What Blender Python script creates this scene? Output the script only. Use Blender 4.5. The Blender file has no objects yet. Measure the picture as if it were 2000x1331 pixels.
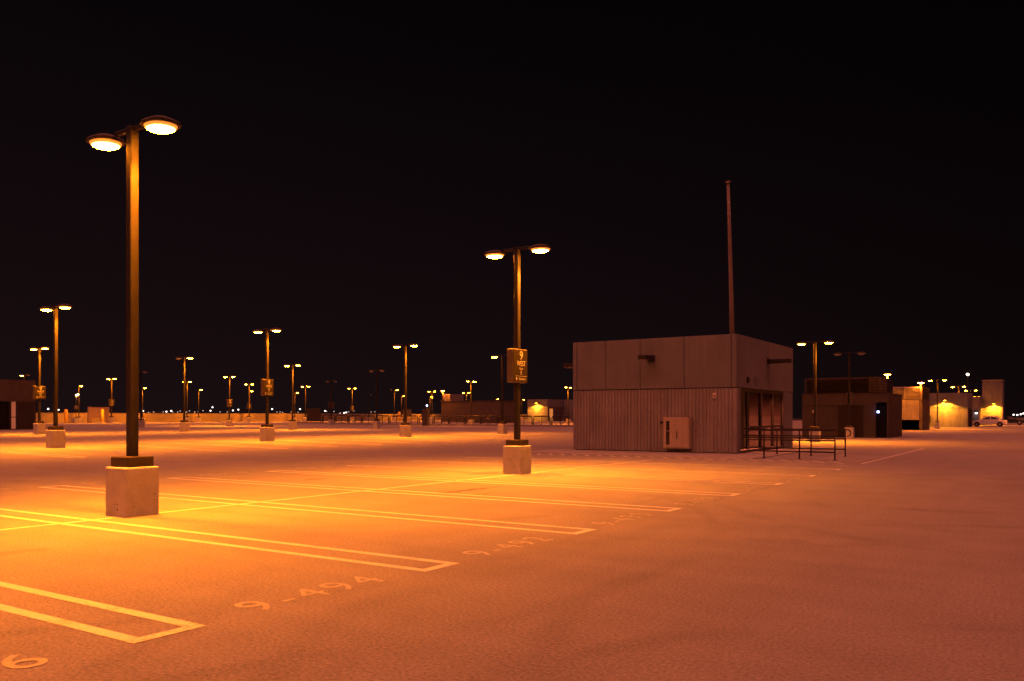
import bpy, bmesh, math, random
from mathutils import Vector, Matrix
R = math.radians
scene = bpy.context.scene
COL = scene.collection
random.seed(7)

# ------------------------------------------------------------------ camera
cam_d = bpy.data.cameras.new('camera')
cam_d.lens = 29.39
cam_d.sensor_width = 36.0
cam_d.shift_y = 0.074
cam_d.clip_start = 0.05
cam_d.clip_end = 12000
cam = bpy.data.objects.new('camera', cam_d)
cam.location = (0, 0, 1.4)
cam.rotation_euler = (R(90), 0, R(33.06))
COL.objects.link(cam)
scene.camera = cam

# ------------------------------------------------------------------ world: night sky
world = bpy.data.worlds.new('World')
scene.world = world
world.use_nodes = True
nt = world.node_tree
nt.nodes.clear()
out = nt.nodes.new('ShaderNodeOutputWorld')
bg = nt.nodes.new('ShaderNodeBackground')
tc = nt.nodes.new('ShaderNodeTexCoord')
sx = nt.nodes.new('ShaderNodeSeparateXYZ')
rmp = nt.nodes.new('ShaderNodeValToRGB')
rmp.color_ramp.elements[0].position = 0.0
rmp.color_ramp.elements[0].color = (0.0078, 0.0037, 0.0040, 1)
rmp.color_ramp.elements[1].position = 1.0
rmp.color_ramp.elements[1].color = (0.0003, 0.0009, 0.0016, 1)
e = rmp.color_ramp.elements.new(0.22)
e.color = (0.0050, 0.0023, 0.0030, 1)
e = rmp.color_ramp.elements.new(0.45)
e.color = (0.0020, 0.0014, 0.0018, 1)
# the city glow is stronger towards the west (-X) than towards the north
dotp = nt.nodes.new('ShaderNodeVectorMath'); dotp.operation = 'DOT_PRODUCT'
dotp.inputs[1].default_value = (-0.78, 0.10, -0.35)
mr = nt.nodes.new('ShaderNodeMapRange')
mr.inputs['From Min'].default_value = -0.15
mr.inputs['From Max'].default_value = 0.85
mr.inputs['To Min'].default_value = 0.35
mr.inputs['To Max'].default_value = 1.35
vm = nt.nodes.new('ShaderNodeVectorMath'); vm.operation = 'SCALE'
L = nt.links.new
L(tc.outputs['Generated'], sx.inputs[0])
L(sx.outputs['Z'], rmp.inputs['Fac'])
L(tc.outputs['Generated'], dotp.inputs[0])
L(dotp.outputs['Value'], mr.inputs['Value'])
L(rmp.outputs['Color'], vm.inputs[0])
L(mr.outputs['Result'], vm.inputs['Scale'])
L(vm.outputs['Vector'], bg.inputs['Color'])
bg.inputs['Strength'].default_value = 1.0
L(bg.outputs[0], out.inputs['Surface'])

# the one sun lamp: reddish overhead fill, added to lift the ambient light of the lot
sun_d = bpy.data.lights.new('fill_sun', 'SUN')
sun_d.energy = 3.2
sun_d.color = (1.0, 0.215, 0.145)
sun_d.angle = R(110)
sun = bpy.data.objects.new('fill_sun', sun_d)
sun.rotation_euler = (R(8), 0, R(-20))
COL.objects.link(sun)

scene.view_settings.view_transform = 'Standard'
scene.view_settings.look = 'None'
scene.view_settings.exposure = 0.0
scene.view_settings.gamma = 1.0
try:
    scene.cycles.sample_clamp_indirect = 4.0
    scene.cycles.use_denoising = True
    scene.cycles.max_bounces = 5
except Exception:
    pass

SODIUM = (1.0, 0.225, 0.005)
YELLOW = (1.0, 0.30, 0.012)

# ------------------------------------------------------------------ deck height
ZX = [(-112, .50), (-92, .58), (-75, .31), (-53, .27), (-32, .18), (-26, .08), (-17, 0.0), (80, 0.0)]
def zg(x):
    if x <= ZX[0][0]: return ZX[0][1]
    for (a, za), (b, zb) in zip(ZX, ZX[1:]):
        if x <= b: return za + (zb-za)*(x-a)/(b-a)
    return 0.0

# ------------------------------------------------------------------ mesh helpers
class MB:
    def __init__(s): s.v = []; s.f = []; s.m = []; s.sm = []
    def add(s, verts, faces, mi=0, smooth=False):
        o = len(s.v); s.v += [tuple(v) for v in verts]
        for f in faces:
            s.f.append([i+o for i in f]); s.m.append(mi); s.sm.append(smooth)
        return s
    def box(s, x0, x1, y0, y1, z0, z1, mi=0):
        v = [(x0,y0,z0),(x1,y0,z0),(x1,y1,z0),(x0,y1,z0),(x0,y0,z1),(x1,y0,z1),(x1,y1,z1),(x0,y1,z1)]
        return s.add(v, [(3,2,1,0),(4,5,6,7),(0,1,5,4),(1,2,6,5),(2,3,7,6),(3,0,4,7)], mi)
    def cbox(s, x0, x1, y0, y1, z0, z1, r, mi=0, seg=1):
        bm = bmesh.new()
        bmesh.ops.create_cube(bm, size=1)
        for v in bm.verts:
            v.co = Vector(((x0+x1)/2+v.co.x*(x1-x0), (y0+y1)/2+v.co.y*(y1-y0), (z0+z1)/2+v.co.z*(z1-z0)))
        bmesh.ops.bevel(bm, geom=bm.edges[:], offset=r, segments=seg, affect='EDGES', profile=.5)
        bm.verts.index_update()
        s.add([v.co[:] for v in bm.verts], [[v.index for v in f.verts] for f in bm.faces], mi)
        bm.free(); return s
    def rings(s, rings, mi=0, cap0=True, cap1=True, smooth=True):
        n = len(rings[0]); o = []
        v = [p for r in rings for p in r]; f = []
        for k in range(len(rings)-1):
            for i in range(n):
                j = (i+1) % n
                f.append((k*n+i, k*n+j, (k+1)*n+j, (k+1)*n+i))
        s.add(v, f, mi, smooth)
        b = len(s.v)-len(v)
        if cap0: s.f.append([b+i for i in reversed(range(n))]); s.m.append(mi); s.sm.append(False)
        if cap1: s.f.append([b+(len(rings)-1)*n+i for i in range(n)]); s.m.append(mi); s.sm.append(False)
        return s
    def tube(s, pts, r, n=8, mi=0, taper=None):
        pts = [Vector(p) for p in pts]; rr = []
        for i, p in enumerate(pts):
            d = (pts[min(i+1, len(pts)-1)] - pts[max(i-1, 0)]).normalized()
            u = d.cross(Vector((0,0,1)))
            if u.length < .05: u = d.cross(Vector((0,1,0)))
            u.normalize(); w = d.cross(u)
            q = r if taper is None else r + (taper-r)*i/(len(pts)-1)
            rr.append([tuple(p + u*math.cos(2*math.pi*k/n)*q + w*math.sin(2*math.pi*k/n)*q) for k in range(n)])
        return s.rings(rr, mi)
    def lathe(s, c, prof, n=16, mi=0, axis='z'):
        rr = []
        for r, z in prof:
            ring = []
            for k in range(n):
                a = 2*math.pi*k/n
                if axis == 'z': ring.append((c[0]+r*math.cos(a), c[1]+r*math.sin(a), c[2]+z))
                elif axis == 'y': ring.append((c[0]+r*math.cos(a), c[1]+z, c[2]-r*math.sin(a)))
                else: ring.append((c[0]+z, c[1]+r*math.cos(a), c[2]+r*math.sin(a)))
            rr.append(ring)
        return s.rings(rr, mi)
    def mesh(s, name, mats):
        me = bpy.data.meshes.new(name)
        me.from_pydata(s.v, [], s.f)
        for m in (mats if isinstance(mats, (list, tuple)) else [mats]): me.materials.append(m)
        me.polygons.foreach_set('material_index', s.m)
        me.polygons.foreach_set('use_smooth', s.sm)
        me.update(); return me
    def build(s, name, mats, parent=None):
        return link(name, s.mesh(name, mats), parent)

def link(name, me, parent=None, loc=None):
    o = bpy.data.objects.new(name, me); COL.objects.link(o)
    if parent is not None: o.parent = parent
    if loc: o.location = loc
    return o
def tag(o, label=None, cat=None, group=None, kind=None):
    if label: o['label'] = label
    if cat: o['category'] = cat
    if group: o['group'] = group
    if kind: o['kind'] = kind
    return o
def thing(name, label, cat, loc=(0,0,0), rz=0.0, group=None):
    o = bpy.data.objects.new(name, None); COL.objects.link(o)
    o.location = loc; o.rotation_euler = (0,0,rz); o.empty_display_size = .2
    return tag(o, label, cat, group)

def superellipse(a, b, z, n=28, p=3.0, cx=0, cy=0):
    r = []
    for k in range(n):
        t = 2*math.pi*k/n; c, s_ = math.cos(t), math.sin(t)
        r.append((cx+a*math.copysign(abs(c)**(2/p), c), cy+b*math.copysign(abs(s_)**(2/p), s_), z))
    return r

# ------------------------------------------------------------------ materials
def nodes(name):
    m = bpy.data.materials.new(name); m.use_nodes = True
    return m, m.node_tree, m.node_tree.nodes['Principled BSDF']
def N(t, typ, **kw):
    n = t.nodes.new(typ)
    for k, v in kw.items(): setattr(n, k, v)
    return n
def noise(t, vec, scale, detail=4, rough=.55):
    n = N(t, 'ShaderNodeTexNoise'); n.inputs['Scale'].default_value = scale
    n.inputs['Detail'].default_value = detail; n.inputs['Roughness'].default_value = rough
    if vec is not None: t.links.new(vec, n.inputs['Vector'])
    return n.outputs['Fac']
def rng(t, v, a, b, c, d, clamp=True):
    n = N(t, 'ShaderNodeMapRange'); n.clamp = clamp
    for i, x in zip(('From Min','From Max','To Min','To Max'), (a,b,c,d)): n.inputs[i].default_value = x
    t.links.new(v, n.inputs['Value']); return n.outputs['Result']
def math_(t, op, a, b=None, c=None):
    n = N(t, 'ShaderNodeMath', operation=op)
    for i, x in enumerate((a, b, c)):
        if x is None: continue
        if isinstance(x, (int, float)): n.inputs[i].default_value = x
        else: t.links.new(x, n.inputs[i])
    return n.outputs[0]
def mapping(t, vec, scale=(1,1,1), rot=(0,0,0)):
    n = N(t, 'ShaderNodeMapping'); n.inputs['Scale'].default_value = scale; n.inputs['Rotation'].default_value = rot
    t.links.new(vec, n.inputs['Vector']); return n.outputs[0]
def tint(t, color, fac):
    n = N(t, 'ShaderNodeVectorMath', operation='SCALE'); n.inputs[0].default_value = color[:3]
    t.links.new(fac, n.inputs['Scale']); return n.outputs['Vector']
def bump(t, h, strength, dist, bsdf):
    n = N(t, 'ShaderNodeBump'); n.inputs['Strength'].default_value = strength; n.inputs['Distance'].default_value = dist
    t.links.new(h, n.inputs['Height']); t.links.new(n.outputs[0], bsdf.inputs['Normal'])

def surface(name, color, rough=.6, metal=0.0, amp=.15, scale=3.0, fine=0.0, fscale=60, bmp=0.0, streak=0.0):
    m, t, b = nodes(name)
    g = N(t, 'ShaderNodeNewGeometry').outputs['Position']
    f = rng(t, noise(t, g, scale), .25, .75, 1-amp, 1+amp)
    if fine:
        f = math_(t, 'MULTIPLY', f, rng(t, noise(t, g, fscale, 3), .25, .75, 1-fine, 1+fine))
    if streak:
        f = math_(t, 'MULTIPLY', f, rng(t, noise(t, mapping(t, g, (7, 7, .35)), 1.0, 4), .3, .7, 1-streak, 1+streak*.4))
    t.links.new(tint(t, color, f), b.inputs['Base Color'])
    b.inputs['Roughness'].default_value = rough; b.inputs['Metallic'].default_value = metal
    b.inputs['Specular IOR Level'].default_value = .5 if rough < .3 else .12
    if bmp: bump(t, noise(t, g, fscale, 3), bmp, .01, b)
    return m

def glow(name, color, strength):
    m, t, b = nodes(name)
    b.inputs['Base Color'].default_value = (.6, .6, .6, 1)
    b.inputs['Emission Color'].default_value = (*color, 1)
    b.inputs['Emission Strength'].default_value = strength
    return m

def deck_material():
    m, t, b = nodes('deck_concrete')
    g = N(t, 'ShaderNodeNewGeometry').outputs['Position']
    f = rng(t, noise(t, g, .11, 5, .6), .3, .7, .93, 1.06)
    f = math_(t, 'MULTIPLY', f, rng(t, noise(t, g, .9, 5, .62), .3, .72, .93, 1.05))
    # streaks along the driving aisles and into the bays
    f = math_(t, 'MULTIPLY', f, rng(t, noise(t, mapping(t, g, (1.6, .07, 1)), 1.0, 5), .32, .68, .955, 1.03))
    f = math_(t, 'MULTIPLY', f, rng(t, noise(t, mapping(t, g, (.10, 2.2, 1)), 1.0, 5), .32, .68, .955, 1.035))
    # aggregate
    f = math_(t, 'MULTIPLY', f, rng(t, noise(t, g, 38, 4, .7), .28, .72, .62, 1.38))
    f = math_(t, 'MULTIPLY', f, rng(t, noise(t, g, 140, 2, .7), .25, .75, .74, 1.26))
    # turning tyre marks: thin broken arcs of rubber
    sp = N(t, 'ShaderNodeSeparateXYZ'); t.links.new(g, sp.inputs[0])
    brk = rng(t, noise(t, g, .55, 4), .42, .62, 0, 1)
    grain = rng(t, noise(t, g, 24, 3), .35, .65, .3, 1)
    tot = None
    for cx, cy, r, w in ((1.5,6.5,4.6,.11),(1.5,6.5,6.1,.12),(-9.5,1.2,5.2,.09),(-9.6,1.4,6.6,.10),(2.2,16.5,6.0,.12),(2.2,16.5,7.5,.12),
                         (-12.5,6.9,8.0,.10),(-12.5,6.9,9.5,.1),(-1.0,26,4.5,.13),(-12,12.4,6.4,.10),(1.0,3.0,3.6,.1),(-21.6,13.0,4.8,.14),(-21.6,13.0,6.3,.14),(-22,26,5.2,.14)):
        dx = math_(t, 'SUBTRACT', sp.outputs[0], cx); dy = math_(t, 'SUBTRACT', sp.outputs[1], cy)
        d = math_(t, 'SQRT', math_(t, 'ADD', math_(t, 'MULTIPLY', dx, dx), math_(t, 'MULTIPLY', dy, dy)))
        a = rng(t, math_(t, 'ABSOLUTE', math_(t, 'SUBTRACT', d, r)), w*.4, w*1.6, 1, 0)
        tot = a if tot is None else math_(t, 'MAXIMUM', tot, a)
    mk = math_(t, 'MULTIPLY', math_(t, 'MULTIPLY', tot, brk), grain)
    f = math_(t, 'MULTIPLY', f, math_(t, 'SUBTRACT', 1.0, math_(t, 'MULTIPLY', mk, .19)))
    # oil drips in the middle of the bays
    for cx, cy, ax, ay, k in ((-9.35,12.75,.16,1.0,.42),(-8.6,12.1,.12,.5,.25),(-13.2,8.4,.25,.5,.35),(-9.0,4.4,.2,.35,.18),(-8.0,20.8,.3,.6,.25),(-13.8,13.2,.2,.4,.3),
                              (-30.2,19.0,.4,.8,.3),(-30,25,.4,.9,.3),(-2.6,9.5,.5,.22,.12),(-1.4,13.8,.6,.3,.14)):
        dx = math_(t, 'DIVIDE', math_(t, 'SUBTRACT', sp.outputs[0], cx), ax); dy = math_(t, 'DIVIDE', math_(t, 'SUBTRACT', sp.outputs[1], cy), ay)
        d = math_(t, 'SQRT', math_(t, 'ADD', math_(t, 'MULTIPLY', dx, dx), math_(t, 'MULTIPLY', dy, dy)))
        d = math_(t, 'ADD', d, rng(t, noise(t, g, 3.0, 4), .3, .7, -.6, .6))
        f = math_(t, 'MULTIPLY', f, rng(t, d, .55, 1.1, 1-k, 1))
    t.links.new(tint(t, (.235, .222, .205), f), b.inputs['Base Color'])
    t.links.new(rng(t, noise(t, g, 1.5, 4), .3, .7, .85, 1.0), b.inputs['Roughness'])
    b.inputs['Specular IOR Level'].default_value = .06
    h = math_(t, 'ADD', noise(t, g, 45, 4, .7), math_(t, 'MULTIPLY', noise(t, g, 7, 4), .8))
    bump(t, h, .6, .014, b)
    return m

def paint_material(name, base, lo, hi):
    m, t, b = nodes(name)
    g = N(t, 'ShaderNodeNewGeometry').outputs['Position']
    w = math_(t, 'ADD', math_(t, 'MULTIPLY', noise(t, g, 26, 4, .75), .6), math_(t, 'MULTIPLY', noise(t, g, 2.2, 4), .4))
    worn = rng(t, w, lo, hi, 0, 1)
    mx = N(t, 'ShaderNodeMix', data_type='RGBA')
    t.links.new(worn, mx.inputs['Factor'])
    mx.inputs[6].default_value = (.25, .235, .21, 1)
    t.links.new(tint(t, base, rng(t, noise(t, g, 70, 3), .3, .7, .88, 1.1)), mx.inputs[7])
    t.links.new(mx.outputs[2], b.inputs['Base Color'])
    b.inputs['Roughness'].default_value = .6
    return m

def pitted_concrete(name, color):
    m, t, b = nodes(name)
    g = N(t, 'ShaderNodeNewGeometry').outputs['Position']
    f = rng(t, noise(t, g, 4, 5), .3, .7, .86, 1.12)
    f = math_(t, 'MULTIPLY', f, rng(t, noise(t, g, 55, 4, .7), .3, .7, .88, 1.12))
    vo = N(t, 'ShaderNodeTexVoronoi'); vo.inputs['Scale'].default_value = 12
    t.links.new(g, vo.inputs['Vector'])
    pit = rng(t, math_(t, 'ADD', vo.outputs['Distance'], rng(t, noise(t, g, 9, 3), .3, .7, -.14, .22)), .04, .13, .22, 1)
    f = math_(t, 'MULTIPLY', f, pit)
    t.links.new(tint(t, color, f), b.inputs['Base Color'])
    b.inputs['Roughness'].default_value = .85
    bump(t, math_(t, 'ADD', pit, math_(t, 'MULTIPLY', noise(t, g, 60, 3), .5)), .5, .008, b)
    return m

def glass_material():
    m, t, b = nodes('window_glass')
    o = t.nodes['Material Output']
    gl = N(t, 'ShaderNodeBsdfGlossy'); gl.inputs['Roughness'].default_value = .01
    gl.inputs['Color'].default_value = (.85, .82, .8, 1)
    tr = N(t, 'ShaderNodeBsdfTransparent'); tr.inputs['Color'].default_value = (.86, .82, .80, 1)
    fr = N(t, 'ShaderNodeFresnel'); fr.inputs['IOR'].default_value = 1.55
    mx = N(t, 'ShaderNodeMixShader')
    bk = N(t, 'ShaderNodeNewGeometry').outputs['Backfacing']
    t.links.new(math_(t, 'MULTIPLY', fr.outputs[0], math_(t, 'SUBTRACT', 1.0, bk)), mx.inputs[0]); t.links.new(tr.outputs[0], mx.inputs[1]); t.links.new(gl.outputs[0], mx.inputs[2])
    t.links.new(mx.outputs[0], o.inputs['Surface'])
    return m

M = {}
M['deck'] = deck_material()
M['paint'] = paint_material('bay_line_paint', (.52, .49, .42), .37, .49)
M['stencil'] = paint_material('stencil_paint', (.39, .36, .32), .46, .64)
M['faded'] = paint_material('faded_paint', (.46, .43, .38), .38, .56)
M['block'] = pitted_concrete('pitted_concrete', (.35, .325, .36))
M['pole'] = surface('bronze_painted_steel', (.021, .019, .024), .42, 0.0, .22, 5, .18, 40, .05, .25)
M['sleeve'] = surface('dark_sleeve_steel', (.040, .030, .028), .5, 0, .2, 6, .1, 40)
M['head'] = surface('lamp_housing_paint', (.03, .023, .021), .45, 0, .1, 6)
M['lens_lit'] = glow('sodium_lens_lit', SODIUM, 900)
M['lens_warm'] = glow('sodium_lens_warm', (1.0, .25, .012), 900)
M['lens_mid'] = glow('sodium_lens_middle', (1.0, .42, .08), 3.2)
M['lens_rim'] = glow('sodium_lens_rim', (1.0, .26, .03), 1.15)
M['lens_dead'] = surface('lens_unlit', (.42, .36, .34), .25, 0, .1, 9)
M['lens_wall'] = glow('wall_light_lens', YELLOW, 120)
M['lens_small'] = glow('small_lamp_lens', (1.0, .36, .12), 420)
M['lens_corner'] = glow('corner_lamp_lens', (1.0, .20, .02), 160)
M['white_spot'] = glow('white_street_light', (1.0, .86, .78), 26)
M['blue_spot'] = glow('blue_emergency_lens', (.32, .42, 1.0), 22)
M['panel'] = surface('smooth_precast', (.160, .158, .190), .8, 0, .12, .9, .06, 30, .08, .10)
M['flute'] = surface('ribbed_precast', (.255, .232, .262), .85, 0, .16, 1.1, .12, 34, .12, .22)
M['kerb'] = surface('kerb_concrete', (.30, .28, .26), .85, 0, .16, 1.3, .12, 40, .12)
M['dark_wall'] = surface('dark_metal_cladding', (.045, .036, .036), .6, 0, .15, 1.5)
M['dull_wall'] = surface('dull_painted_wall', (.10, .08, .077), .7, 0, .18, 1.0, .06, 30, 0, .15)
M['plain_wall'] = surface('dark_rendered_wall', (.062, .050, .050), .8, 0, .15, 1.0, .05, 30, 0, .1)
M['lobby_wall'] = surface('lobby_plaster', (.34, .29, .27), .8, 0, .1, 1.2)
M['black'] = surface('black_interior', (.012, .010, .010), .8)
M['frame'] = surface('dark_bronze_frame', (.030, .022, .021), .38, .3, .1, 8)
M['alu'] = surface('bare_aluminium', (.45, .42, .40), .35, .8, .1, 8)
M['glass'] = glass_material()
M['galv'] = surface('galvanised_rail', (.035, .032, .032), .45, .3, .2, 9, .1, 50)
M['rail'] = surface('dark_painted_rail', (.030, .022, .022), .4, .2, .15, 8)
M['cabinet'] = surface('cabinet_enamel', (.40, .33, .28), .5, 0, .10, 4, .05, 40, 0, .12)
M['cabwin'] = surface('cabinet_window', (.03, .022, .02), .12, 0, .2, 9)
M['sign'] = surface('brown_sign_face', (.019, .014, .009), .9, 0, .12, 5)
M['signside'] = surface('sign_side_metal', (.085, .07, .062), .5, 0, .1, 5)
M['lettering'] = surface('cream_lettering', (.40, .39, .40), .5, 0, .06, 20)
M['parapet'] = surface('parapet_concrete', (.24, .21, .195), .85, 0, .14, .8, .08, 20, .08, .12)
M['bollard'] = surface('yellow_bollard_paint', (.62, .40, .08), .5, 0, .15, 6)
M['purple'] = surface('dull_purple_steel', (.16, .11, .17), .5, 0, .15, 3)
M['mast'] = surface('weathered_mast_paint', (.20, .16, .15), .6, 0, .15, 3, 0, 60, 0, .1)
M['ground'] = surface('dark_ground', (.02, .018, .018), .9, 0, .2, .01)
M['car_white'] = surface('white_car_paint', (.80, .78, .74), .22, 0, .02, 2)
M['car_dark'] = surface('dark_green_car_paint', (.02, .035, .025), .2, 0, .05, 2)
M['car_glass'] = surface('car_window', (.014, .013, .014), .06, 0, .05, 3)
M['rubber'] = surface('tyre_rubber', (.016, .015, .015), .8)
M['rim'] = surface('alloy_rim', (.45, .43, .41), .3, .7)
M['red_lens'] = surface('red_tail_lens', (.25, .012, .01), .2)
M['lampglass'] = surface('headlight_glass', (.35, .33, .30), .1, .2)
M['amber_pane'] = glow('lit_amber_window', (1.0, .34, .05), .45)
M['reflection_pane'] = glow('painted_reflection_pane', (1.0, .25, .11), .16)  # no lamp inside: weak emission paints a reflection on the glass
M['beacon'] = surface('white_alarm_plastic', (.55, .48, .44), .4)

# ------------------------------------------------------------------ setting: deck, ground, markings
mb = MB()
xs = [60] + [-17-.0, -20, -23] + [-26, -29] + [-32, -42, -53, -64, -75, -83, -92, -102, -112]
for xa, xb in zip(xs, xs[1:]):
    mb.add([(xb,-40,zg(xb)),(xa,-40,zg(xa)),(xa,230,zg(xa)),(xb,230,zg(xb))], [(0,1,2,3)])
tag(mb.build('parking_deck', M['deck']), 'stained concrete roof parking deck under sodium light', 'parking deck', kind='structure')
mb = MB().add([(-5000,-3000,-14),(5000,-3000,-14),(5000,7000,-14),(-5000,7000,-14)], [(0,1,2,3)])
tag(mb.build('terrain', M['ground']), 'black ground far below the deck', 'ground', kind='structure')

def quad_on_deck(mb, pts, lift=.004):
    mb.add([(x, y, zg(x)+lift) for x, y in pts], [tuple(range(len(pts)))])
def strip(mb, x0, x1, y0, y1, lift=.004):
    br = sorted([x0, x1] + [z for z, _ in ZX if x0 < z < x1])
    for a, b in zip(br, br[1:]): quad_on_deck(mb, [(a,y0),(b,y0),(b,y1),(a,y1)], lift)

S, W, LW = 2.831, .525, .10
Y0 = 3.5636
mb = MB()
for k in range(-3, 8):                                   # the near row of bays
    y1 = Y0 + S*k; y0 = y1 - W
    xa, xb = -4.752, -16.846
    strip(mb, xb+LW, xa-LW, y0, y0+LW); strip(mb, xb+LW, xa-LW, y1-LW, y1)
    strip(mb, xa-LW, xa, y0, y1); strip(mb, xb, xb+LW, y0, y1)
ys = [Y0 + S*k for k in range(-3, 8)]
for a, b in zip(ys, ys[1:]):                              # centre line, cut at the bay lines
    strip(mb, -10.93, -10.83, a, b-W)
    strip(mb, -10.93, -10.83, b-W+LW, b-LW)
strip(mb, -10.93, -10.83, ys[-1], 25.0)
strip(mb, -4.85, -4.75, 26.3, 40.0)
tag(mb.build('bay_lines', M['paint']), 'worn double bay lines with closed ends', 'markings', kind='structure')
mb = MB()
for xr in (-32.3, -53.6, -75.2):                          # rows further off
    y = 14.84 if xr > -40 else 16.2
    kmax = 20 if xr > -40 else 18
    if xr < -70: kmax = 12
    for k in range(0, kmax):
        y1 = y + S*k + .26; y0 = y1 - W
        if xr > -40 and 44 < y1 < 46: pass
        xa, xb = xr+6.05, xr-6.05
        strip(mb, xb, xa, y0, y0+LW); strip(mb, xb, xa, y1-LW, y1)
        strip(mb, xa, xa+LW, y0, y1); strip(mb, xb-LW, xb, y0, y1)
tag(mb.build('far_bay_lines', M['paint']), 'double bay lines of the far rows', 'markings', kind='structure')
mb = MB()
x = -17.4
while x < -4.9:                                           # hatched walkway edge before the lift building
    quad_on_deck(mb, [(x, 26.15), (x+.16, 26.15), (x-.42, 27.05), (x-.58, 27.05)]); x += .50
y = 27.3
while y < 31.5:
    quad_on_deck(mb, [(-5.0, y), (-5.0, y+.16), (-6.6, y+1.3), (-6.6, y+1.14)]); y += .62
tag(mb.build('hatch_marking', M['faded']), 'faded diagonal hatching round the lift building', 'markings', kind='structure')

def text_mesh(body, size, extrude=0.0, spacing=1.0, align='CENTER'):
    cu = bpy.data.curves.new('text', 'FONT'); cu.body = body; cu.size = size; cu.extrude = extrude
    cu.space_character = spacing; cu.align_x = align; cu.align_y = 'CENTER'; cu.resolution_u = 4
    o = bpy.data.objects.new('text', cu); COL.objects.link(o)
    dg = bpy.context.evaluated_depsgraph_get(); dg.update()
    me = bpy.data.meshes.new_from_object(o.evaluated_get(dg))
    vs = [v.co.copy() for v in me.vertices]; fs = [list(p.vertices) for p in me.polygons]
    bpy.data.objects.remove(o); bpy.data.curves.remove(cu); bpy.data.meshes.remove(me)
    return vs, fs
mb = MB()
for k in range(-2, 9):                                    # painted stall numbers
    yc = Y0 + S*k + (S-W)/2
    n = 494 - 2*k
    vs, fs = text_mesh('9-%d' % n, .495, 0, 1.26)
    if k < 7: mb.add([(-4.93 - v.y*1.0, yc + v.x*1.0, .004) for v in vs], fs)
    if k < 7:
        vs, fs = text_mesh('9-%d' % (n-1), .495, 0, 1.26)
        mb.add([(-16.68 - .35 + v.y, yc - v.x, zg(-17.0)+.0045) for v in vs], fs)
tag(mb.build('stall_numbers', M['stencil']), 'stencilled bay numbers at the mouths of the bays', 'markings', kind='structure')

# ------------------------------------------------------------------ parking lamps
def lens_mb(cx, z, a=.235, b=.205, drop=.085):
    """refractor bowl: dim rim, bright middle, white-hot centre"""
    m = MB(); qs = (1.0, .97, .90, .84, .66, .40, .14); rr = []
    for q in qs:
        d = drop*math.sqrt(max(0, 1-q*q)) if q < 1 else 0
        rr.append(list(reversed(superellipse(a*q, b*q, z-d, 28, 2.1, cx))))
    m.rings(rr[:3], 2, True, False); m.rings(rr[2:4], 1, False, False); m.rings(rr[3:], 0, False, True)
    return m
def head_mb(cx, z, sg):
    m = MB()
    rr = [superellipse(.255, .225, z+.0, 28, 2.8, cx), superellipse(.265, .235, z+.02, 28, 2.8, cx), superellipse(.25, .22, z+.05, 28, 2.8, cx),
          superellipse(.17, .145, z+.09, 28, 2.6, cx), superellipse(.10, .08, z+.105, 28, 2.4, cx)]
    return m.rings(rr)
LH = 5.39
LM = {'lit': [M['lens_lit'], M['lens_mid'], M['lens_rim']], 'warm': [M['lens_warm'], M['lens_mid'], M['lens_rim']], 'dead': [M['lens_dead']]*3}
ME = {}
ME['footing'] = MB().cbox(-.255, .255, -.255, .255, -.04, .69, .022, 0, 2).mesh('footing', M['block'])
ME['sleeve'] = MB().cbox(-.205, .205, -.205, .205, .685, .835, .012).mesh('base_cover', M['sleeve'])
ME['pole'] = MB().cbox(-.062, .062, -.062, .062, .83, 5.50, .010).box(-.05, .05, -.05, .05, 5.50, 5.515).mesh('pole', M['pole'])
ME['pole_short'] = MB().cbox(-.055, .055, -.055, .055, .83, 5.02, .010).mesh('pole', M['pole'])
for sg, nm in ((-1, 'l'), (1, 'r')):
    for d, tagn in ((.66, ''), (.72, 'w')):
        ME['arm'+nm+tagn] = MB().cbox(min(sg*.06, sg*(d-.25)), max(sg*.06, sg*(d-.25)), -.03, .03, LH+.045, LH+.105, .008).mesh('arm', M['pole'])
        ME['head'+nm+tagn] = head_mb(sg*d, LH, sg).mesh('lamp_head', M['head'])
        for st in ('lit', 'warm', 'dead'):
            ME['lens'+nm+tagn+st] = lens_mb(sg*d, LH+.004).mesh('lens', LM[st])
dz = 5.02-5.50
ME['arm1'] = MB().cbox(.05, .42, -.028, .028, LH+.045+dz, LH+.10+dz, .008).mesh('arm', M['pole'])
ME['head1'] = head_mb(.62, LH+dz, 1).mesh('lamp_head', M['head'])
ME['lens1lit'] = lens_mb(.62, LH+dz+.004).mesh('lens', LM['lit'])
ME['lens1dead'] = lens_mb(.62, LH+dz+.004).mesh('lens', LM['dead'])
def bulb(parent, x, z, col=SODIUM, power=5000.0, size=142, blend=.60, y=0.0):
    # the light of the lamp itself: a spot thrown down through the lens
    d = bulb.data.get((col, power, size))
    if d is None:
        d = bpy.data.lights.new('lamp_bulb', 'SPOT'); d.energy = power; d.color = col
        d.spot_size = R(size); d.spot_blend = blend; d.shadow_soft_size = .10
        bulb.data[(col, power, size)] = d
    o = bpy.data.objects.new('lamp_bulb', d); COL.objects.link(o); o.parent = parent; o.location = (x, y, z)
    return o
bulb.data = {}
GRP = 'twin-headed lamps of the parking deck'
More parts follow.
